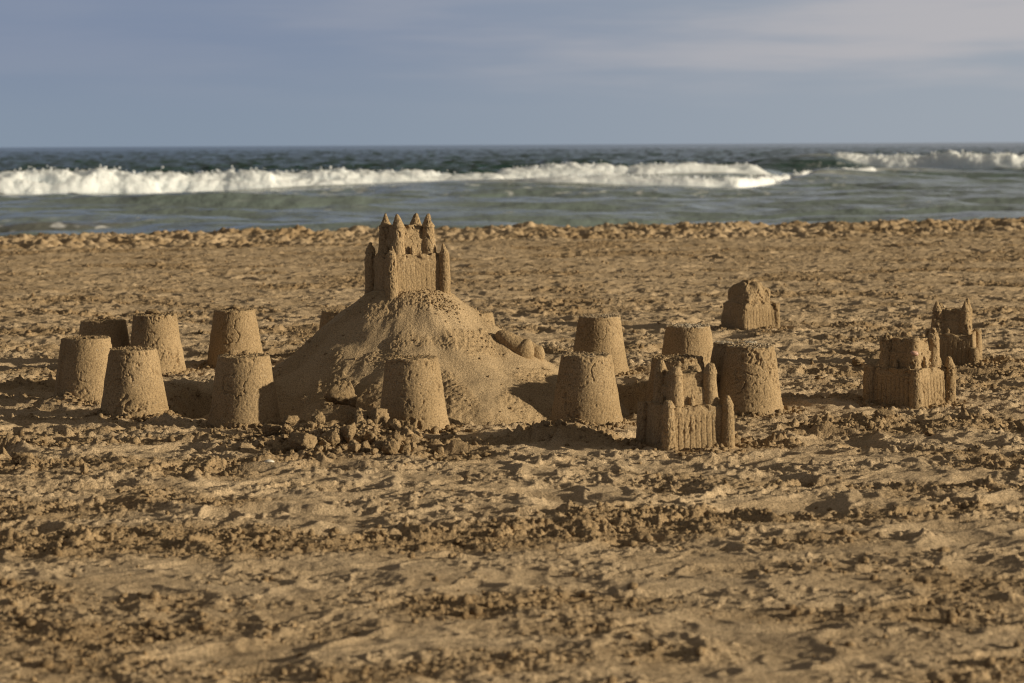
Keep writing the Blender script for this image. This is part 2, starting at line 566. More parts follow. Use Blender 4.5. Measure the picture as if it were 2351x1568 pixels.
def build_sea():
    d = [36.0]
    while d[-1] < 9000:
        k = .0024 if d[-1] < 160 else .004 if d[-1] < 700 else .012
        d.append(d[-1] * (1 + k))
    d = np.array(d, F)
    tin = np.linspace(-.27, .27, 760)
    tout = .27 + 1.1 * (np.linspace(0, 1, 60)[1:] ** 1.7)
    t = np.concatenate([-tout[::-1], tin, tout]).astype(F)
    Yg = np.repeat(d[:, None], len(t), 1)
    Xg = Yg * t[None, :]
    h = sea_h(Xg, Yg)
    # little shore wave at the left, muddy with sand
    sw = np.exp(-((Yg - 46.6 - .25 * (Xg + 9) - .5 * p2(Xg / 3, Yg / 9, 48)) / .75) ** 2) * ss(-6.6, -9.0, Xg)
    h = h + .19 * sw
    h = h * (1 - ss(1500, 6000, Yg)) + SEA
    me = mesh_np('sea', np.stack([Xg, Yg, h], -1), grid_quads(len(d), len(t)))
    # foam lying on the water: around the breakers, trailing in front, and on the shore wave
    foam = np.zeros_like(Xg)
    n1 = np.abs(p2(Xg / 1.9, Yg / 1.5, 50)) + .5 * np.abs(p2(Xg / .7, Yg / .7, 51))
    lace = 1 - ss(.03, .17, n1)
    for xs, ys, zb, zt in CURVES:
        yc = np.interp(Xg, xs, ys)
        inside = ss(xs[0] - 3, xs[0] + 1, Xg) * ss(xs[-1] + 5, xs[-1] - 1, Xg)
        u = Yg - yc
        foam = np.maximum(foam, inside * (np.exp(-((u + 3.5) / 4.2) ** 2) * .9 * lace + .8 * np.exp(-((u - .4) / .7) ** 2)))
    blot = ss(.12, .34, .7 * p2(Xg / .8, Yg / 1.4, 53) + .6 * p2(Xg / .32, Yg / .5, 54))
    foam = np.maximum(foam, ss(.05, .4, sw) * blot)
    foam = np.maximum(foam, .55 * lace * ss(90, 60, Yg) * ss(.15, .5, p2(Xg / 7, Yg / 3.5, 55)))
    attr(me, 'foam', foam)
    attr(me, 'turbid', ss(135, 60, Yg) + 0 * Xg)
    attr(me, 'mud', ss(.05, .5, sw) * .7 + 0 * Xg)
    m = bpy.data.materials.new('sea_water')
    m.use_nodes = True
    n, l = m.node_tree.nodes, m.node_tree.links
    b = n['Principled BSDF']
    b.inputs['IOR'].default_value = 1.33

    def A(nm):
        q = n.new('ShaderNodeAttribute'); q.attribute_name = nm
        return q.outputs['Fac']
    col = mixc(n, l, A('turbid'), (0.026, 0.064, 0.055), (0.195, 0.245, 0.228))
    col = mixc(n, l, A('mud'), col, (0.135, 0.125, 0.10))
    col = mixc(n, l, math_node(n, l, 'MULTIPLY', A('foam'), .9), col, (0.80, 0.80, 0.80))
    l.new(col, b.inputs['Base Color'])
    l.new(math_node(n, l, 'ADD', math_node(n, l, 'MULTIPLY', A('turbid'), .30), .14), b.inputs['Specular IOR Level'])
    l.new(maprange(n, l, A('foam'), 0.1, 0.6, 0.14, 0.8), b.inputs['Roughness'])
    tcx = n.new('ShaderNodeTexCoord')
    q = n.new('ShaderNodeTexNoise')
    q.inputs['Scale'].default_value = 1.3
    q.inputs['Detail'].default_value = 5
    l.new(tcx.outputs['Object'], q.inputs[0])
    bu = n.new('ShaderNodeBump')
    bu.inputs['Strength'].default_value = .5
    bu.inputs['Distance'].default_value = .26
    l.new(q.outputs[0], bu.inputs['Height'])
    l.new(bu.outputs[0], b.inputs['Normal'])
    o = link('sea', me, m)
    tag(o, kind='structure')


build_sea()

mf = bpy.data.materials.new('sea_foam')
mf.use_nodes = True
b_ = mf.node_tree.nodes['Principled BSDF']
b_.inputs['Base Color'].default_value = (0.84, 0.90, 0.97, 1)
b_.inputs['Roughness'].default_value = 0.9
b_.inputs['Subsurface Weight'].default_value = 0.8
b_.inputs['Subsurface Radius'].default_value = (1.0, 1.0, 1.0)
b_.inputs['Subsurface Scale'].default_value = 1.0


def build_breaker(curve, thick, seed, label, holes=0.0):
    xs, ys, zb, zt = curve
    n = 1300
    q = np.linspace(0, 1, n)
    s0 = np.linspace(0, 1, len(xs))
    x, y, b0, t0 = (np.interp(q, s0, v) for v in (xs, ys, zb, zt))
    b0 = b0 + (t0 - b0) * (.22 * p2(x / 2.6, x * 0 + .37, seed + 30) + .16 * p2(x / .9, x * 0 + .71, seed + 31)) - .04
    y = y + .5 * p2(x / 3.1, x * 0 + .17, seed + 32)
    hh = t0 - b0
    e = ss(0, .03, q) * ss(1, .97, q)
    nt_ = 64
    t = np.linspace(0, 1, nt_)[:, None]
    prof = np.where(t < .5, np.sin(np.pi / 2 * np.clip(t / .5, 0, 1)) ** .8, 1 - .8 * ss(.5, 1, t))
    yy = y[None] + thick * (t - .05) - .25 * hh[None] * np.sin(np.pi * np.clip(t * 2, 0, 1))
    zz = SEA + b0[None] + (hh * e * .84)[None] * prof
    G = np.stack([x[None] + 0 * t, yy, zz], -1).astype(F)
    nrm = grid_normals(G, False)
    nrm = np.where(nrm[..., 2:3] < 0, -nrm, nrm)
    amp = (np.clip(hh, .2, 1.0) * e)[None] * (.25 + .75 * np.sin(np.pi * np.clip(t, 0, 1)) ** .6)
    q = np.abs(p3(G, 1 / 1.3, seed)) * .22 + np.abs(p3(G, 1 / .5, seed + 1)) * .18 + np.abs(p3(G, 1 / .22, seed + 2)) * .09 + np.abs(p3(G, 1 / .1, seed + 3)) * .04 - .08
    gap = ss(.12, .42, p3(G * np.array([.55, 1, 1.3]), 1 / .8, seed + 7)) * holes
    G = G + nrm * (amp * (q - gap * .5))[..., None]
    me = mesh_np('breaking_wave', G, grid_quads(nt_, n))
    # spray thrown up from the crest, as part of the same roll
    o = link('breaking_wave', me, mf)
    tag(o, label, 'wave', 'white breaking waves')
    rs = np.random.RandomState(seed)
    ns = n
    n = 420
    i = rs.randint(20, ns - 20, n)
    k = rs.randint(24, 40, n)
    ctr = G[k, i] + np.stack([rs.normal(0, .1, n), rs.normal(0, .15, n), np.abs(rs.normal(0, .07, n)) + .01], -1) * (hh * e)[i][:, None]
    r = np.abs(rs.normal(.014, .012, n)) * (.4 + (hh * e)[i]) + .008
    ov, of = ico(1)
    V = (ctr[:, None] + ov[None] * r[:, None, None]).reshape(-1, 3)
    Ft = (of[None] + (np.arange(n) * len(ov))[:, None, None]).reshape(-1, 3)
    sp = link('spray', mesh_np('spray', V, tris=Ft), mf, o)
    tag(sp, kind='stuff')


def ico(sub):
    import bmesh
    bm = bmesh.new()
    bmesh.ops.create_icosphere(bm, subdivisions=sub, radius=1)
    v = np.array([q.co[:] for q in bm.verts], F)
    f = np.array([[q.index for q in p.verts] for p in bm.faces], np.int32)
    bm.free()
    return v, f


build_breaker(CURVES[0], 3.2, 60, 'long white breaking wave running in from the left edge of the sea', .45)
build_breaker(CURVES[1], 1.6, 70, 'low thin line of foam rolling in front of the long white wave', .5)
build_breaker(CURVES[2], 3.0, 80, 'white breaking wave farther out at the right edge of the sea', .0)

# ------------------------------------------------------------------ shapes of moulded sand
def resample(prof, step):
    """profile [(z, scale)] resampled evenly"""
    p = np.array(prof, float)
    seg = np.linalg.norm(np.diff(p * np.array([1, .12]), axis=0), axis=1)
    s = np.concatenate([[0], np.cumsum(seg)])
    n = max(4, int(s[-1] / step))
    u = np.linspace(0, s[-1], n)
    return np.stack([np.interp(u, s, p[:, 0]), np.interp(u, s, p[:, 1])], -1)


def solid(name, rings, disp, mat, parent, top=None, pale=None):
    """rings (n, m, 3): closed loops from the foot up; a pole closes the last ring"""
    n, m = rings.shape[:2]
    G = rings.astype(F)
    nr = grid_normals(G, True)
    if disp is not None:
        dd = disp(G)
        G = G + nr * dd[..., None]
    pole = G[-1].mean(0)
    V = np.concatenate([G.reshape(-1, 3), pole[None]])
    q = grid_quads(n, m, True)
    last = (n - 1) * m + np.arange(m)
    tri = np.stack([last, np.roll(last, -1), np.full(m, n * m)], -1)
    me = mesh_np(name, V, q, tri)
    if pale is not None:
        pv = pale(V)
        attr(me, 'pale', pv)
    return link(name, me, mat, parent)


def crumble(seed, grain=.00055, cracks=1.0, pits=1.0, und=.002, top=None, topz=None):
    off = np.array([seed * 3.7, seed * 1.3, seed * 2.1], F)

    def f(G):
        P = G + off
        wp = P + .016 * np.stack([p3(P, 24, seed), p3(P, 24, seed + 1), p3(P, 24, seed + 2)], -1) + .008 * np.stack([p3(P, 85, seed + 20), p3(P, 85, seed + 21), p3(P, 85, seed + 22)], -1)
        d = und * p3(P, 11, seed + 3) + .6 * und * p3(P, 26, seed + 13)
        d = d + grain * (.9 * p3(P, 150, seed + 4) + 1.2 * p3(P, 290, seed + 5))
        line = np.exp(-(p3(wp * np.array([1, 1, 1.35], F), 14, seed + 6) / .024) ** 2)
        mask = ss(.08, .36, p3(P, 10, seed + 7) + .35 * p3(P, 45, seed + 17))
        d = d - .0062 * cracks * line * mask
        line2 = np.exp(-(p3(wp * np.array([1, 1, 1.5], F), 34, seed + 9) / .055) ** 2)
        d = d - .0036 * cracks * line2 * ss(.16, .46, p3(P, 13, seed + 10) + .3 * p3(P, 45, seed + 18))
        pm = ss(.10, .45, p3(P, 9, seed + 8))
        if topz:
            pm = np.maximum(pm, .55 * ss(topz * .86, topz, G[..., 2]))
        d = d - .0070 * pits * pm * ss(.08, .34, p3(P, 72, seed + 11)) - .0022 * pits * ss(.36, .55, p3(P, 95, seed + 14))
        d = d + .0030 * pits * pm * (np.abs(p3(P, 90, seed + 12)) - .2)
        return d
    return f


def crumbs_np(pts, sizes, seed, sub=1, flat=.75):
    """one numpy soup of small irregular lumps"""
    rs = np.random.RandomState(seed)
    V0, F0 = ico(sub)
    n = len(pts)
    var = []
    for k in range(16):
        q = V0 + seed * 0 + k * 7.3
        r = 1 + .55 * p3(q, 1.3, 200 + k) + .45 * p3(q, 2.9, 230 + k)
        var.append(V0 * r[:, None] * np.array([1, .8 + .4 * rs.rand(), flat * (.8 + .5 * rs.rand())]))
    var = np.array(var, F)
    k = rs.randint(0, 16, n)
    a = rs.rand(n) * 2 * np.pi
    ca, sa = np.cos(a), np.sin(a)
    B = var[k] * np.asarray(sizes)[:, None, None]
    X_ = B[..., 0] * ca[:, None] - B[..., 1] * sa[:, None]
    Y_ = B[..., 0] * sa[:, None] + B[..., 1] * ca[:, None]
    V = np.stack([X_, Y_, B[..., 2]], -1) + np.asarray(pts)[:, None]
    Ft = (F0[None] + (np.arange(n) * len(V0))[:, None, None]).reshape(-1, 3)
    return V.reshape(-1, 3), Ft


def empty(name, loc, rz=0.0):
    o = bpy.data.objects.new(name, None)
    C.collection.objects.link(o)
    o.empty_display_size = .1
    o.location = loc
    o.rotation_euler = (0, 0, rz)
    return o


# ------------------------------------------------------------------ bucket towers
B_LABEL = {
    'left_front': 'bucket-shaped sand tower with cracked face, nearest one of the left cluster',
    'left_edge': 'smooth bucket-shaped sand tower with a ledge down its left side, leftmost of all',
    'left_shaded': 'half hidden bucket-shaped sand tower wholly in shade, behind the leftmost tower',
    'left_back': 'pitted bucket-shaped sand tower at the back right of the left cluster, lump on top',
    'back_tall': 'bucket-shaped sand tower standing alone at the back, left of the mound',
    'front_shadow': 'bucket-shaped sand tower with a hard shadow over its right half',
    'front_middle': 'crumbly-rimmed bucket-shaped sand tower straight in front of the mound',
    'front_right': 'cracked bucket-shaped sand tower at the front right foot of the mound',
    'right_back': 'smooth bucket-shaped sand tower directly behind the cracked one right of the mound',
    'right_white': 'bucket-shaped sand tower with a white-dusted top, behind the front sand castle',
    'behind_castle': 'crumbling low-looking bucket-shaped sand tower mostly hidden by the front sand castle',
    'right_split': 'split bucket-shaped sand tower with a broken slab leaning behind it, rightmost of all',
    'hidden_left': 'shaded bucket-shaped sand tower peeping out behind the left slope of the mound',
    'hidden_right': 'bucket-shaped sand tower barely peeping out behind the right slope of the mound',
}


def bucket(key, px, py, rb, rt, h, seed, tilt, pits, cracks):
    root = empty('sand_tower', BP[key])
    root.rotation_euler = (R(tilt[0]), R(tilt[1]), R(seed * 47))
    tag(root, B_LABEL[key], 'sand tower', 'bucket-shaped sand towers ringed round the mound')
    rz = R(seed * 47)
    rb, rt = rb * 1.04, rt * 1.025
    m = 300
    th = np.linspace(0, 2 * np.pi, m, endpoint=False)
    zs = np.linspace(-.035, h - .004, 96)
    rad = rb + (rt - rb) * np.clip(zs, 0, None) / h
    # rolled edge of the mould: a faint band at the foot and under the rim
    rad = rad + .0016 * ss(.026, .020, zs) - .0010 * np.exp(-((zs - h * .93) / .004) ** 2)
    cap_r = np.concatenate([[rt * .995, rt * .975], rt * np.linspace(.95, .02, 44)])
    cap_z = np.concatenate([[h - .002, h - .0004], np.full(44, h)])
    Rr = np.concatenate([rad, cap_r]); Zz = np.concatenate([zs, cap_z])
    rr = Rr[:, None] * np.ones(m)[None]
    if key == 'left_edge':
        ang = (th + rz + np.pi) % (2 * np.pi) - np.pi      # world angle
        led = ss(-2.55, -2.62, ang) + ss(2.2, 2.35, ang)
        rr[:96] += .010 * np.clip(led, 0, 1)[None]
    G = np.stack([rr * np.cos(th), rr * np.sin(th), Zz[:, None] + 0 * rr], -1)
    off = np.array([seed * 5.1, 0, 0], F)
    base_f = crumble(seed * 20, cracks=cracks, pits=pits, topz=h)

    def disp(Q):
        d = base_f(Q)
        k = len(zs)
        P = Q[k:] + off
        lump = (.0045 * np.abs(p3(P, 40, seed + 90)) + .003 * np.abs(p3(P, 95, seed + 91)) - .0015) * (.5 + .5 * pits)
        d[k:] = d[k:] * .4 + lump
        # chipped rim
        rim = np.exp(-((Q[..., 2] - h) / .012) ** 2)
        d = d - rim * (.001 + .004 * pits) * ss(.12, .45, p3(Q + off, 38, seed + 92))
        return d
    pa = {'right_white': .6, 'right_split': .3, 'right_back': .3, 'front_right': .12}.get(key, .0)

    def pale(V):
        return pa * ss(h - .006, h + .002, V[:, 2]) * ss(-.25, .3, p3(V, 30, seed + 95))
    solid('body', G, disp, M_MOULD, root, pale=pale)
    rs = np.random.RandomState(seed)
    n = {'right_white': 90, 'left_edge': 80, 'left_front': 90, 'front_middle': 70, 'behind_castle': 120, 'right_split': 70}.get(key, 40)
    a = rs.rand(n) * 6.28
    q = rt * np.sqrt(rs.rand(n)) * .97
    pts = np.stack([q * np.cos(a), q * np.sin(a), np.full(n, h + .002)], -1)
    V, Ft = crumbs_np(pts, np.abs(rs.normal(.0012, .0012, n)) + .0009, seed)
    me = mesh_np('top_crumbs', V, tris=Ft)
    attr(me, 'pale', np.full(len(V), pa))
    tag(link('top_crumbs', me, M_CLOD, root), kind='stuff')
    if key == 'right_split':
        # the half that broke away and slid back to the left
        m2 = 240
        th2 = np.linspace(0, 2 * np.pi, m2, endpoint=False)
        G2 = np.stack([rr[:, :m2] * np.cos(th2) * .92, rr[:, :m2] * np.sin(th2) * .92, Zz[:, None] + 0 * rr[:, :m2]], -1)
        f2 = crumble(777, cracks=1.3, pits=1.2, topz=h)
        sl_ = solid('broken_slab', G2, lambda Q: f2(Q), M_MOULD, root, pale=lambda V: .8 * ss(h - .006, h + .002, V[:, 2]) * ss(-.3, .2, p3(V, 40, 5)))
        inv = Matrix.Rotation(-rz, 3, 'Z')
        sl_.location = inv @ Vector((-.034, .135, .0))
        tag(sl_, 'slab of the tower that has broken away along a dark crack')


for b in BUCKETS:
    bucket(*b)


# ------------------------------------------------------------------ moulded castles
def square_ring(hx, hy, rc, m):
    """m points evenly round a rounded rectangle, counter-clockwise"""
    pts = []
    for cx, cy, a0 in ((1, 1, 0), (-1, 1, 90), (-1, -1, 180), (1, -1, 270)):
        for a in np.linspace(a0, a0 + 90, 9):
            pts.append((cx * (hx - rc) + rc * math.cos(R(a)), cy * (hy - rc) + rc * math.sin(R(a))))
    pts.append(pts[0])
    p = np.array(pts)
    s = np.concatenate([[0], np.cumsum(np.linalg.norm(np.diff(p, axis=0), axis=1))])
    u = np.linspace(0, s[-1], m, endpoint=False)
    return np.stack([np.interp(u, s, p[:, 0]), np.interp(u, s, p[:, 1])], -1)


def block(name, parent, hx0, hx1, z0, z1, seed, ribs=0.0, rib_top=.08, round_top=0.0, rc=.008, cracks=.8, pits=.8, ledge=None, melt=0.0):
    m = 420
    nz = int((z1 - z0) / .0022)
    zs = np.linspace(z0, z1 - .002, nz)
    f = (zs - z0) / (z1 - z0)
    hx = hx0 + (hx1 - hx0) * f
    if round_top:
        hx = hx * np.sqrt(np.clip(1 - (np.clip((f - (1 - round_top)) / round_top, 0, .93)) ** 2.2, 0, 1))
    if ledge:
        hx = hx + .0065 * ss(ledge + .002, ledge - .002, zs)
    base = square_ring(1, 1, max(rc, .001) / hx0, m)
    rings = [np.concatenate([base * h_, np.full((m, 1), z)], 1) for h_, z in zip(hx, zs)]
    for k in np.linspace(.985, .03, 30):
        rings.append(np.concatenate([base * hx[-1] * k, np.full((m, 1), z1)], 1))
    G = np.array(rings)
    cf = crumble(seed, cracks=cracks, pits=pits)

    def disp(Q):
        d = cf(Q)
        if ribs:
            c = np.where(np.abs(Q[..., 0]) > np.abs(Q[..., 1]), Q[..., 1], Q[..., 0])
            fr = (c / .0165 + .15 * p3(Q, 20, seed + 40)) % 1.0
            g = np.exp(-((fr - .5) / .11) ** 2)
            d = d - ribs * g * ss(rib_top + .012, rib_top - .006, Q[..., 2] + .015 * p3(Q, 40, seed + 41))
        # crumbled top edge and corners
        d = d - (.004 + .006 * pits) * ss(z1 - .024, z1 - .004, Q[..., 2]) * ss(.0, .4, p3(Q, 42, seed + 44) + .1)
        cor = ss(.55, .95, np.minimum(np.abs(Q[..., 0]), np.abs(Q[..., 1])) / np.maximum(np.maximum(np.abs(Q[..., 0]), np.abs(Q[..., 1])), .01))
        d = d - .007 * pits * cor * ss(.0, .35, p3(Q, 30, seed + 45))
        if melt:
            d = d + melt * (p3(Q, 16, seed + 60) + .8 * p3(Q * np.array([1, 1, .35], F), 38, seed + 61))
        return d
    return solid(name, G, disp, M_MOULD, parent)


def tower(parent, x, y, r0, r1, z0, z1, tip, seed, spire=1.0, wear=0.6, name='tower'):
    m = 110
    top = z1 if spire > 0 else z1 * .99
    zs = np.linspace(z0, top, max(12, int((top - z0) / .0022)))
    rr = r0 + (r1 - r0) * (zs - z0) / (z1 - z0)
    th = np.linspace(0, 2 * np.pi, m, endpoint=False)
    G = np.stack([x + rr[:, None] * np.cos(th), y + rr[:, None] * np.sin(th), zs[:, None] + 0 * th], -1)
    cap = np.stack([np.stack([x + rr[-1] * k * np.cos(th), y + rr[-1] * k * np.sin(th), np.full(m, top + .001)], -1) for k in np.linspace(.95, .05, 8)])
    G = np.concatenate([G, cap])
    c0 = crumble(seed, cracks=.6, pits=wear, und=.0016 + .0028 * max(wear - .5, 0))
    lo, hi = .5, z1
    o = solid(name, G, lambda Q: c0(Q) - wear * .004 * ss(z1 * .75, z1, Q[..., 2]) * ss(0, .4, p3(Q, 45, seed + 3)), M_MOULD, parent)
    if spire > 0:
        zt = z1 + (tip - z1) * spire
        zz = np.linspace(z1 - .003, zt, 26)
        f = (zz - z1) / (tip - z1)
        r = np.clip(r1 * 1.03 * (1 - f * .84), .0022, None)
        r[-1] *= .45
        r[-2] *= .8
        lean = .003 * (np.random.RandomState(seed).rand(2) - .5)
        G = np.stack([x + lean[0] * f[:, None] * 2 + r[:, None] * np.cos(th), y + lean[1] * f[:, None] * 2 + r[:, None] * np.sin(th), zz[:, None] + 0 * th], -1)
        c1 = crumble(seed + 7, cracks=.3, pits=wear * .8, und=.0016 + .0016 * max(wear - .5, 0), grain=.0009)
        solid('spire', G, c1, M_MOULD, o)
    return o


def pinnacle(parent, x, y, z, seed, h=.026, r=.0085):
    m = 60
    th = np.linspace(0, 2 * np.pi, m, endpoint=False)
    zz = np.linspace(z - .006, z + h, 20)
    f = (zz - z) / h
    rr = np.clip(r * np.where(f < .45, 1, 1 - (f - .45) / .62), .0012, None)
    G = np.stack([x + rr[:, None] * np.cos(th), y + rr[:, None] * np.sin(th), zz[:, None] + 0 * th], -1)
    solid('pinnacle', G, crumble(seed, cracks=.2, pits=.4, grain=.0009, und=.001), M_MOULD, parent)


def castle(key, label, seed, low_spires, up_spires, buttress=False, wear=.6, ribs=.0022, scale=1.0, melt=0.0, pinn=True):
    loc, psi = CAST[key]
    root = empty('sand_castle', loc, R(psi))
    root.scale = (scale,) * 3
    tag(root, label, 'sand castle', 'sand castles pressed from a towered mould')
    s = S_ / 2
    k_ = .010 if melt else 0
    block('lower_wall', root, s + .006 + k_, s - .002 + k_ * .5, -.045, .119, seed, ribs=ribs, rib_top=.088, cracks=.35, pits=wear * .7, rc=.006 if not melt else .018, melt=melt * .35)
    if melt:
        block('upper_wall', root, .080, .060, .112, .218, seed + 1, round_top=.62, rc=.03, cracks=.9, pits=wear, melt=melt)
    else:
        block('upper_wall', root, .055, .047, .112, .206, seed + 1, rc=.006, cracks=.9, pits=wear * 1.1, ledge=.166)
    k = 0
    for sx, sy in ((-1, -1), (1, -1), (-1, 1), (1, 1)):
        sp = low_spires[k]
        if sp is not None:
            z1 = .119 if sp >= 0 else .119 + sp
            tower(root, sx * (s + .002), sy * (s + .002), .0215, .0155, -.045, z1, .150, seed + 10 + k, spire=max(sp, 0), wear=wear)
        sp = up_spires[k]
        if sp is not None:
            z1 = .203 if sp >= 0 else .203 + sp
            tower(root, sx * .050, sy * .050, .0235 if not melt else .026, .0185, .110, z1, .243, seed + 30 + k, spire=max(sp, 0), wear=wear * 1.3)
        k += 1
    if pinn:
        pinnacle(root, -.010, -.066, .119, seed + 50)
        pinnacle(root, .062, -.064, .119, seed + 51, h=.03)
        pinnacle(root, -.066, .004, .119, seed + 52)
    if buttress:
        m = 100
        th = np.linspace(0, 2 * np.pi, m, endpoint=False)
        zz = np.linspace(-.045, .118, 74)
        rr = .030 - .010 * np.clip(zz, 0, 1) / .118
        rr[-1] *= .7
        G = np.stack([-s + .012 + rr[:, None] * np.cos(th) * .8, -.002 + rr[:, None] * np.sin(th), zz[:, None] + 0 * th], -1)
        solid('buttress', G, crumble(seed + 70, pits=wear), M_MOULD, root)
    return root


castle('mound', 'tall sand castle with pointed spires crowning the big sand mound', 1001, (1, 1, 1, 1), (.95, .92, 1, .9), buttress=True, wear=1.05, ribs=.0010, scale=1.06)
castle('front', 'ribbed sand castle with blunt spires nearest the viewer, right of the mound', 1101, (.55, .8, -.004, .6), (.5, .62, .75, .25), buttress=True, wear=.5)
castle('corner', 'sand castle seen corner-on with one tall corner spire, front one of the right pair', 1201, (.02, .9, .22, .3), (.18, .8, .3, .4), wear=1.0, ribs=.0034, scale=1.03)
castle('rear', 'sand castle with two tall crumbling horns, rear one of the right pair', 1301, (-.012, -.05, .2, .25), (.85, 1.0, .5, .95), wear=1.1, ribs=.0034)
castle('worn', 'worn rounded sand castle without spires, standing alone behind at right', 1401, (None, -.006, None, -.012), (None, -.045, None, None), wear=.9, ribs=.002, melt=.011, pinn=False)


# ------------------------------------------------------------------ the mound
def mound_z(r, a):
    zr = np.interp(r, [0, .115, .15, .2435, .31, .385, .463, .54, .62, .70, .8], [.352, .349, .325, .243, .186, .134, .088, .058, .015, -.06, -.13])
    zl = np.interp(r, [0, .115, .15, .24, .316, .45, .56, .65, .8], [.352, .349, .334, .270, .206, .108, .028, -.045, -.13])
    k = .5 + .5 * np.cos(a)
    return zl + (zr - zl) * k


def mound_surface(x, y, fine=True):
    dx, dy = x - MOUND.x, y - MOUND.y
    r = np.hypot(dx, dy)
    r = np.hypot(dx + .033 * np.exp(-(r / .22) ** 2), dy)
    a = np.arctan2(dy, dx)
    P = np.stack([x, y, 0 * x], -1)
    z = mound_z(r * (1 + .03 * np.sin(3 * a + .5) + .02 * np.sin(5 * a)), a)
    e = ss(.10, .2, r)
    z = z + e * (.012 * p2(x / .16, y / .16, 301) + .006 * p2(x / .07, y / .07, 302))
    z = z + e * .0035 * p2(a * 7, r * 5, 303)                       # runnels down the slope
    rough = ss(-.05, .35, p2(x / .15, y / .13, 304) + .25 * p2(x / .06, y / .06, 305) + .35 * ss(.45, .6, r) + .1 * np.cos(a + 2.2))
    if fine:
        z = z + (.18 + .8 * rough) * (.006 * np.abs(p2(x / .028, y / .028, 306)) + .0045 * np.abs(p2(x / .013, y / .013, 307)) + .0022 * np.abs(p2(x / .007, y / .007, 308)))
    # hand prints and a few scoops
    for qx, qy, qr, qd in ((-.10, -.30, .07, .016), (.06, -.27, .035, .012), (-.02, -.20, .05, .010), (.26, -.32, .03, .010), (.12, -.12, .04, -.008)):
        z = z - qd * np.exp(-(((dx - qx) / qr) ** 2 + ((dy - qy) / (qr * .7)) ** 2))
    return z, rough


def build_mound():
    n, m = 330, 900
    r = np.linspace(.0, .80, n)[:, None]
    a = np.linspace(0, 2 * np.pi, m, endpoint=False)[None]
    x = MOUND.x + r * np.cos(a); y = MOUND.y + r * np.sin(a)
    z, rough = mound_surface(x, y)
    me = mesh_np('sand_mound', np.stack([x, y, z], -1)[::-1], grid_quads(n, m, True))
    attr(me, 'clump', rough[::-1])
    o = link('sand_mound', me, M_MOUND)
    tag(o, 'big cone-shaped mound of heaped sand carrying the tall castle, ringed by a moat', 'sand mound')


build_mound()


# ------------------------------------------------------------------ smooth moulded shape lying on the right slope
def mould_shape():
    # right slope, seen a little behind the skyline of the mound
    bx, by = MOUND.x + .325, MOUND.y - .14
    z0 = float(mound_surface(np.array([bx]), np.array([by]), False)[0][0])
    root = empty('sand_figure', (bx, by, z0 + .010))
    root.rotation_euler = (R(8), R(34), R(-12))
    tag(root, 'smooth moulded sand figure of two rounded lobes lying on the right slope of the mound', 'sand figure')

    def lobe(name, cx, cy, lx, ly, lz, seed, nose, fat):
        n, m = 70, 90
        u = np.linspace(-1, 1, n)[:, None]
        v = np.linspace(0, 2 * np.pi, m, endpoint=False)[None]
        w_ = np.clip(1 - np.abs(u) ** 3.2, 0, 1) ** .5 * (1 + fat * u)
        w_ = w_ * (1 - .06 * nose * np.exp(-((u - .22) / .07) ** 2)) * (1 + .05 * nose * np.exp(-((u - .5) / .25) ** 2))
        G = np.stack([cx + lx * u + 0 * v, cy + ly * w_ * np.cos(v), lz * w_ * np.sin(v) * (1 + .12 * nose * u)], -1)
        G[..., 2] += nose * .010 * np.exp(-((u - .45) / .22) ** 2) * np.clip(np.sin(v), 0, 1)
        solid(name, G, crumble(seed, cracks=.25, pits=.2, und=.0012, grain=.0007), M_MOULD, root)
    lobe('long_lobe', -.008, -.018, .072, .032, .034, 501, 1.0, .10)
    lobe('short_lobe', .038, .034, .052, .024, .030, 502, .4, .05)


mould_shape()

# ------------------------------------------------------------------ clods
def clod_mesh(name, w_, h_, d_, seed, sub=4, pale=0.0, peak=0.0):
    V0, F0 = ico(sub)
    rs = np.random.RandomState(seed)
    nrm = rs.normal(size=(11, 3)); nrm /= np.linalg.norm(nrm, axis=1)[:, None]
    dist = .60 + .38 * rs.rand(11)
    dots = V0 @ nrm.T
    rad = np.min(np.where(dots > .05, dist / np.maximum(dots, .05), 9), axis=1)
    rad = np.minimum(rad, 1.25)
    P = V0 * rad[:, None]
    Q = P + seed * 1.37
    rad2 = .14 * p3(Q, 1.5, seed) + .20 * (np.abs(p3(Q, 2.6, seed + 1)) - .2) + .26 * (np.abs(p3(Q, 5.0, seed + 2)) - .2) + .17 * (np.abs(p3(Q, 11, seed + 3)) - .2) + .08 * p3(Q, 20, seed + 4)
    P = P * (1 + rad2)[:, None]
    if peak:
        P[:, :2] *= (1 - peak * np.clip(P[:, 2:3] + .3, 0, 1))
    lo, hi = P.min(0), P.max(0)
    P = (P - (lo + hi) / 2) / (hi - lo) * np.array([w_, d_, h_])
    P[:, 2] += h_ * .5
    me = mesh_np(name, P, tris=F0)
    attr(me, 'pale', np.full(len(P), pale))
    return me


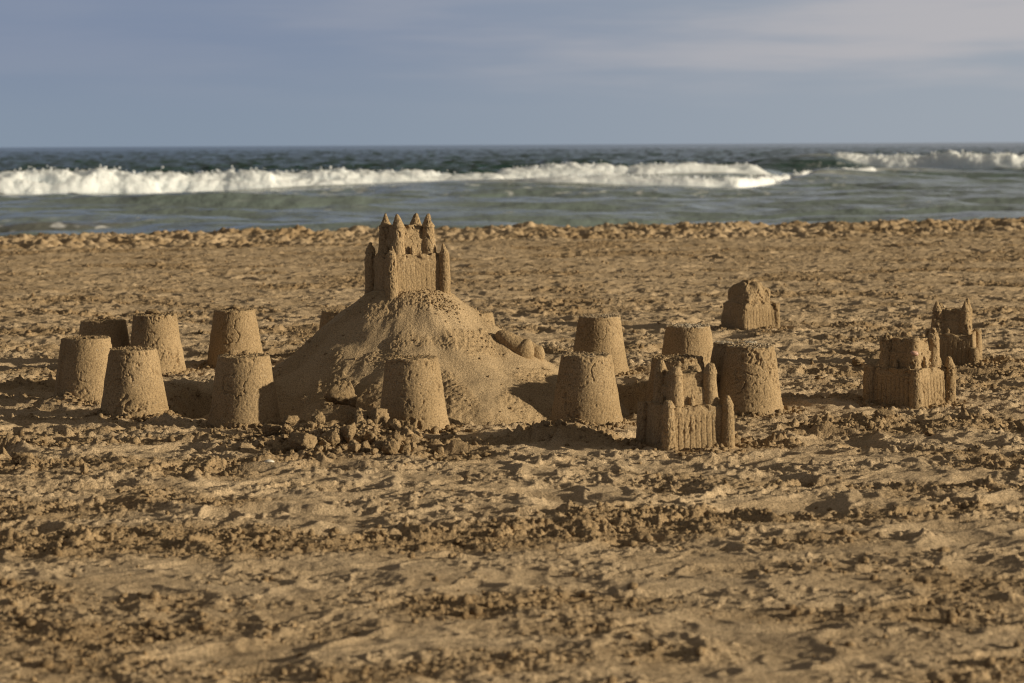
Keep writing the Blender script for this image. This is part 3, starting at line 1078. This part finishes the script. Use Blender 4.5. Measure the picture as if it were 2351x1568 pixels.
CLODS = [
    # px, py bottom, w, h (pixels), lift in m, label
    (694, 1041, 66, 55, 0, 'largest round clod of wet sand at the left front of the heap'),
    (785, 962, 70, 62, .040, 'pointed clod of sand standing behind the heap, between two bucket towers'),
    (869, 1006, 50, 60, .01, 'tall blocky clod with a flat bright top, against the tower in front of the mound'),
    (829, 1007, 38, 56, .005, 'upright wedge-shaped clod in the middle of the heap'),
    (798, 1034, 38, 48, 0, 'rounded clod at the front middle of the heap'),
    (899, 1050, 38, 38, 0, 'square clod at the right front of the heap'),
    (930, 1047, 28, 28, 0, 'narrow ragged clod at the right end of the heap'),
    (906, 1014, 29, 36, 0, 'small pointed clod touching the foot of the tower in front of the mound'),
    (730, 1006, 32, 42, .015, 'leaning clod on top of the left half of the heap'),
    (668, 998, 44, 30, .01, 'flat clod at the back left of the heap, beside the half shadowed tower'),
    (627, 1020, 44, 30, 0, 'low grey clod at the left end of the heap'),
    (613, 1048, 24, 20, 0, 'small oblong clod lying loose at the left front of the heap'),
    (1009, 1046, 20, 20, 0, 'small round clod lying alone to the right of the heap'),
    (1286, 1004, 30, 28, 0, 'small pointed clod in front of the cracked tower right of the mound'),
    (2031, 968, 42, 34, 0, 'angular clod lit on its right face in front of the corner-on sand castle'),
    (2077, 966, 22, 20, 0, 'small angular clod in front of the right pair of castles'),
    (1970, 847, 28, 24, 0, 'rough clod lying left of the right pair of castles'),
    (53, 1070, 52, 30, 0, 'broad flat clod near the left edge, in front of the towers'),
    (9, 1047, 24, 28, 0, 'upright clod cut by the left edge of the picture'),
    (195, 1098, 20, 26, 0, 'small upright clod in the rough sand of the left foreground'),
    (2130, 1000, 26, 20, 0, 'little clod on the sand below the right pair of castles'),
    (727, 880, 16, 13, .03, 'small clod clinging to the left foot of the mound'),
    (448, 1010, 24, 14, 0, 'small low clod in front of the half shadowed tower, left side'),
]
MINOR = [(765, 1035, 34, 40), (815, 1049, 30, 32), (837, 1041, 26, 28), (745, 1036, 26, 24), (784, 1002, 26, 30), (805, 990, 26, 42), (732, 1050, 20, 15), (690, 1004, 28, 24),
         (645, 1040, 26, 22), (850, 1030, 30, 34), (872, 1046, 24, 24), (775, 1050, 22, 18), (755, 1012, 24, 26), (912, 1032, 24, 26), (860, 1052, 18, 15), (948, 1042, 18, 22), (660, 1022, 28, 26), (712, 1020, 24, 24),
         (985, 1040, 16, 12), (960, 1052, 14, 12), (600, 1030, 18, 14), (585, 1046, 14, 10)]


def clod(px, py, wpx, hpx, lift, label, seed, group=None):
    p = at(px, py)
    sc = p.y / FPX
    w_, h_ = wpx * sc * 1.10, hpx * sc * 1.10
    d_ = (w_ + h_) * .5
    y = p.y + d_ * .42
    x = p.x * y / p.y
    g = float(ground(np.array([x]), np.array([y]))[0][0])
    o = link('sand_clod', clod_mesh('sand_clod', w_, h_, d_, seed, peak=.5 if seed == 701 else 0.0), M_CLOD, None, (x, y, min(g, .035) - h_ * .10 + lift))
    o.rotation_euler = (0, 0, R(seed * 61))
    # keep the wide side across the view whatever the turn
    o.rotation_euler = (0, 0, R((seed % 5) * 8 - 16))
    tag(o, label, 'sand clod', group or 'clods of broken wet sand')


for i, (a, b, c, d, e, lab) in enumerate(CLODS):
    clod(a, b, c, d, e, lab, 700 + i)
_rm = np.random.RandomState(77)
for _ in range(34):
    _u = _rm.rand()
    MINOR.append((int(600 + 350 * _rm.rand()), int(1004 + 46 * _u ** .7), int(10 + 15 * _rm.rand() ** 1.5), int(10 + 13 * _rm.rand() ** 1.5)))
for i, (a, b, c, d) in enumerate(MINOR):
    clod(a, b, c, d, .0, 'small clod of broken sand filling gaps in the front heap', 760 + i, 'small filler clods of the front heap')

# lumps left on top of the bucket towers
for key, dx, dy, ww, hh, lab, sd in (
        ('front_shadow', -.030, .0, .030, .019, 'left crumb lump on the half shadowed bucket tower', 801),
        ('front_shadow', .004, .01, .024, .016, 'right crumb lump on the half shadowed bucket tower', 802),
        ('left_back', -.012, .0, .056, .022, 'pale lump of sand on top of the pitted bucket tower', 803),
        ('left_shaded', -.006, .0, .034, .018, 'left one of two dark lumps on the shaded bucket tower', 804),
        ('left_shaded', .026, .0, .030, .016, 'right one of two dark lumps on the shaded bucket tower', 805),
        ('back_tall', -.004, .0, .050, .013, 'flat dark lump on top of the lone back bucket tower', 806)):
    bb = [q for q in BUCKETS if q[0] == key][0]
    p = BP[key]
    o = link('sand_lump', clod_mesh('sand_lump', ww, hh, ww * .8, sd, 3), M_CLOD, None, (p.x + dx, p.y + dy, bb[5] - .001))
    tag(o, lab, 'sand lump', 'lumps left on the tower tops')

# a pink shell pressed into the corner-on castle
cl, ps = CAST['corner']
msh = bpy.data.materials.new('shell_pink')
msh.use_nodes = True
q_ = msh.node_tree.nodes['Principled BSDF']
q_.inputs['Base Color'].default_value = (.50, .30, .22, 1)
q_.inputs['Roughness'].default_value = .45
V0, F0 = ico(3)
Vs = V0 * np.array([.013, .006, .008])
Vs[:, 2] += .0012 * np.sin(V0[:, 0] * 22)
d_ = Vector((-.0573, -.0573, .170))
pp = cl + Matrix.Rotation(R(ps), 3, 'Z') @ d_
o = link('shell', mesh_np('shell', Vs, tris=F0), msh, None, (pp.x, pp.y - .010, pp.z))
o.rotation_euler = (0, R(25), 0)
tag(o, 'small pink shell stuck in the near corner of the corner-on castle', 'shell')

# a bleached chip of shell lying in the foreground
msw = bpy.data.materials.new('shell_white')
msw.use_nodes = True
q_ = msw.node_tree.nodes['Principled BSDF']
q_.inputs['Base Color'].default_value = (.72, .68, .60, 1)
q_.inputs['Roughness'].default_value = .5
p = at(618, 1068)
g = float(ground(np.array([p.x]), np.array([p.y]))[0][0])
Vs = V0 * np.array([.014, .010, .005])
Vs[:, 2] += .002 * (1 - (V0[:, 0] ** 2))
o = link('shell', mesh_np('shell', Vs, tris=F0), msw, None, (p.x, p.y, g + .004))
tag(o, 'small white chip of shell lying on the sand in front of the clod heap', 'shell')

# ------------------------------------------------------------------ loose crumbs on the beach
def build_crumbs():
    rs = np.random.RandomState(3)
    n = 150000
    d = 2.6 * (20.0 / 2.6) ** (rs.rand(n) ** .85)
    t = (rs.rand(n) * 2 - 1) * .33
    x, y = d * t, d
    # uniform over the ground rather than over the picture
    keep = rs.rand(n) < np.clip((d / 9.0) ** .8, .0, 1)
    c = clump_mask(x, y)
    keep &= rs.rand(n) < np.clip(c, 0, 1) ** 2.2 * .9 + .03
    keep &= np.hypot(x - MOUND.x, y - MOUND.y) > .60
    x, y = x[keep][:34000], y[keep][:34000]
    size = np.minimum(.0016 + np.abs(rs.standard_t(3, len(x))) * .0017, .012)
    size = size * np.where(y > 9, 1.25, 1.0)
    size = np.minimum(size, .012)
    # rings of crumbs round the feet of the towers
    ex, ey, es = [], [], []
    for b in BUCKETS:
        p = BP[b[0]]
        k = 170
        a = rs.rand(k) * 6.28
        q = b[3] + np.abs(rs.normal(.006, .022, k))
        ex.append(p.x + q * np.cos(a)); ey.append(p.y + q * np.sin(a)); es.append(np.abs(rs.normal(.0035, .003, k)) + .002)
    for kk in ('front', 'corner', 'rear', 'worn'):
        p = CAST[kk][0]
        k = 160
        a = rs.rand(k) * 6.28
        q = .125 + np.abs(rs.normal(.0, .03, k))
        ex.append(p.x + q * np.cos(a)); ey.append(p.y + q * np.sin(a)); es.append(np.abs(rs.normal(.004, .003, k)) + .002)
    k = 2200
    ex.append(HEAP.x + rs.normal(-.01, .105, k)); ey.append(HEAP.y + rs.normal(.02, .08, k)); es.append(np.minimum(np.abs(rs.standard_t(3, k)) * .0024 + .0016, .009))
    x = np.concatenate([x] + ex); y = np.concatenate([y] + ey); size = np.concatenate([size] + es)
    z = ground(x, y)[0]
    V, Ft = crumbs_np(np.stack([x, y, z + size * .25], -1), size, 9, 1, .85)
    me = mesh_np('sand_crumbs', V, tris=Ft)
    attr(me, 'pale', np.zeros(len(V)))
    tag(link('sand_crumbs', me, M_CLOD), kind='stuff')
    # crumbs that rolled down the mound
    k = 1500
    a = rs.rand(k) * 6.28
    q = .16 + .5 * rs.rand(k) ** .7
    x = MOUND.x + q * np.cos(a); y = MOUND.y + q * np.sin(a)
    zz, rough = mound_surface(x, y)
    kp = rs.rand(k) < .08 + .9 * rough ** 2
    k2 = 230
    x = np.concatenate([x, MOUND.x + .075 + rs.normal(0, .035, k2)]); y = np.concatenate([y, MOUND.y - .13 + rs.normal(0, .03, k2)])
    zz = mound_surface(x, y)[0]
    kp = np.concatenate([kp, np.ones(k2, bool)])
    k = k + k2
    V, Ft = crumbs_np(np.stack([x, y, zz], -1)[kp], np.minimum(np.abs(rs.normal(.0016, .0018, k)) + .0012, .005)[kp], 19, 1, .85)
    me = mesh_np('mound_crumbs', V, tris=Ft)
    attr(me, 'pale', np.zeros(len(V)))
    tag(link('mound_crumbs', me, M_CLOD), kind='stuff')


build_crumbs()
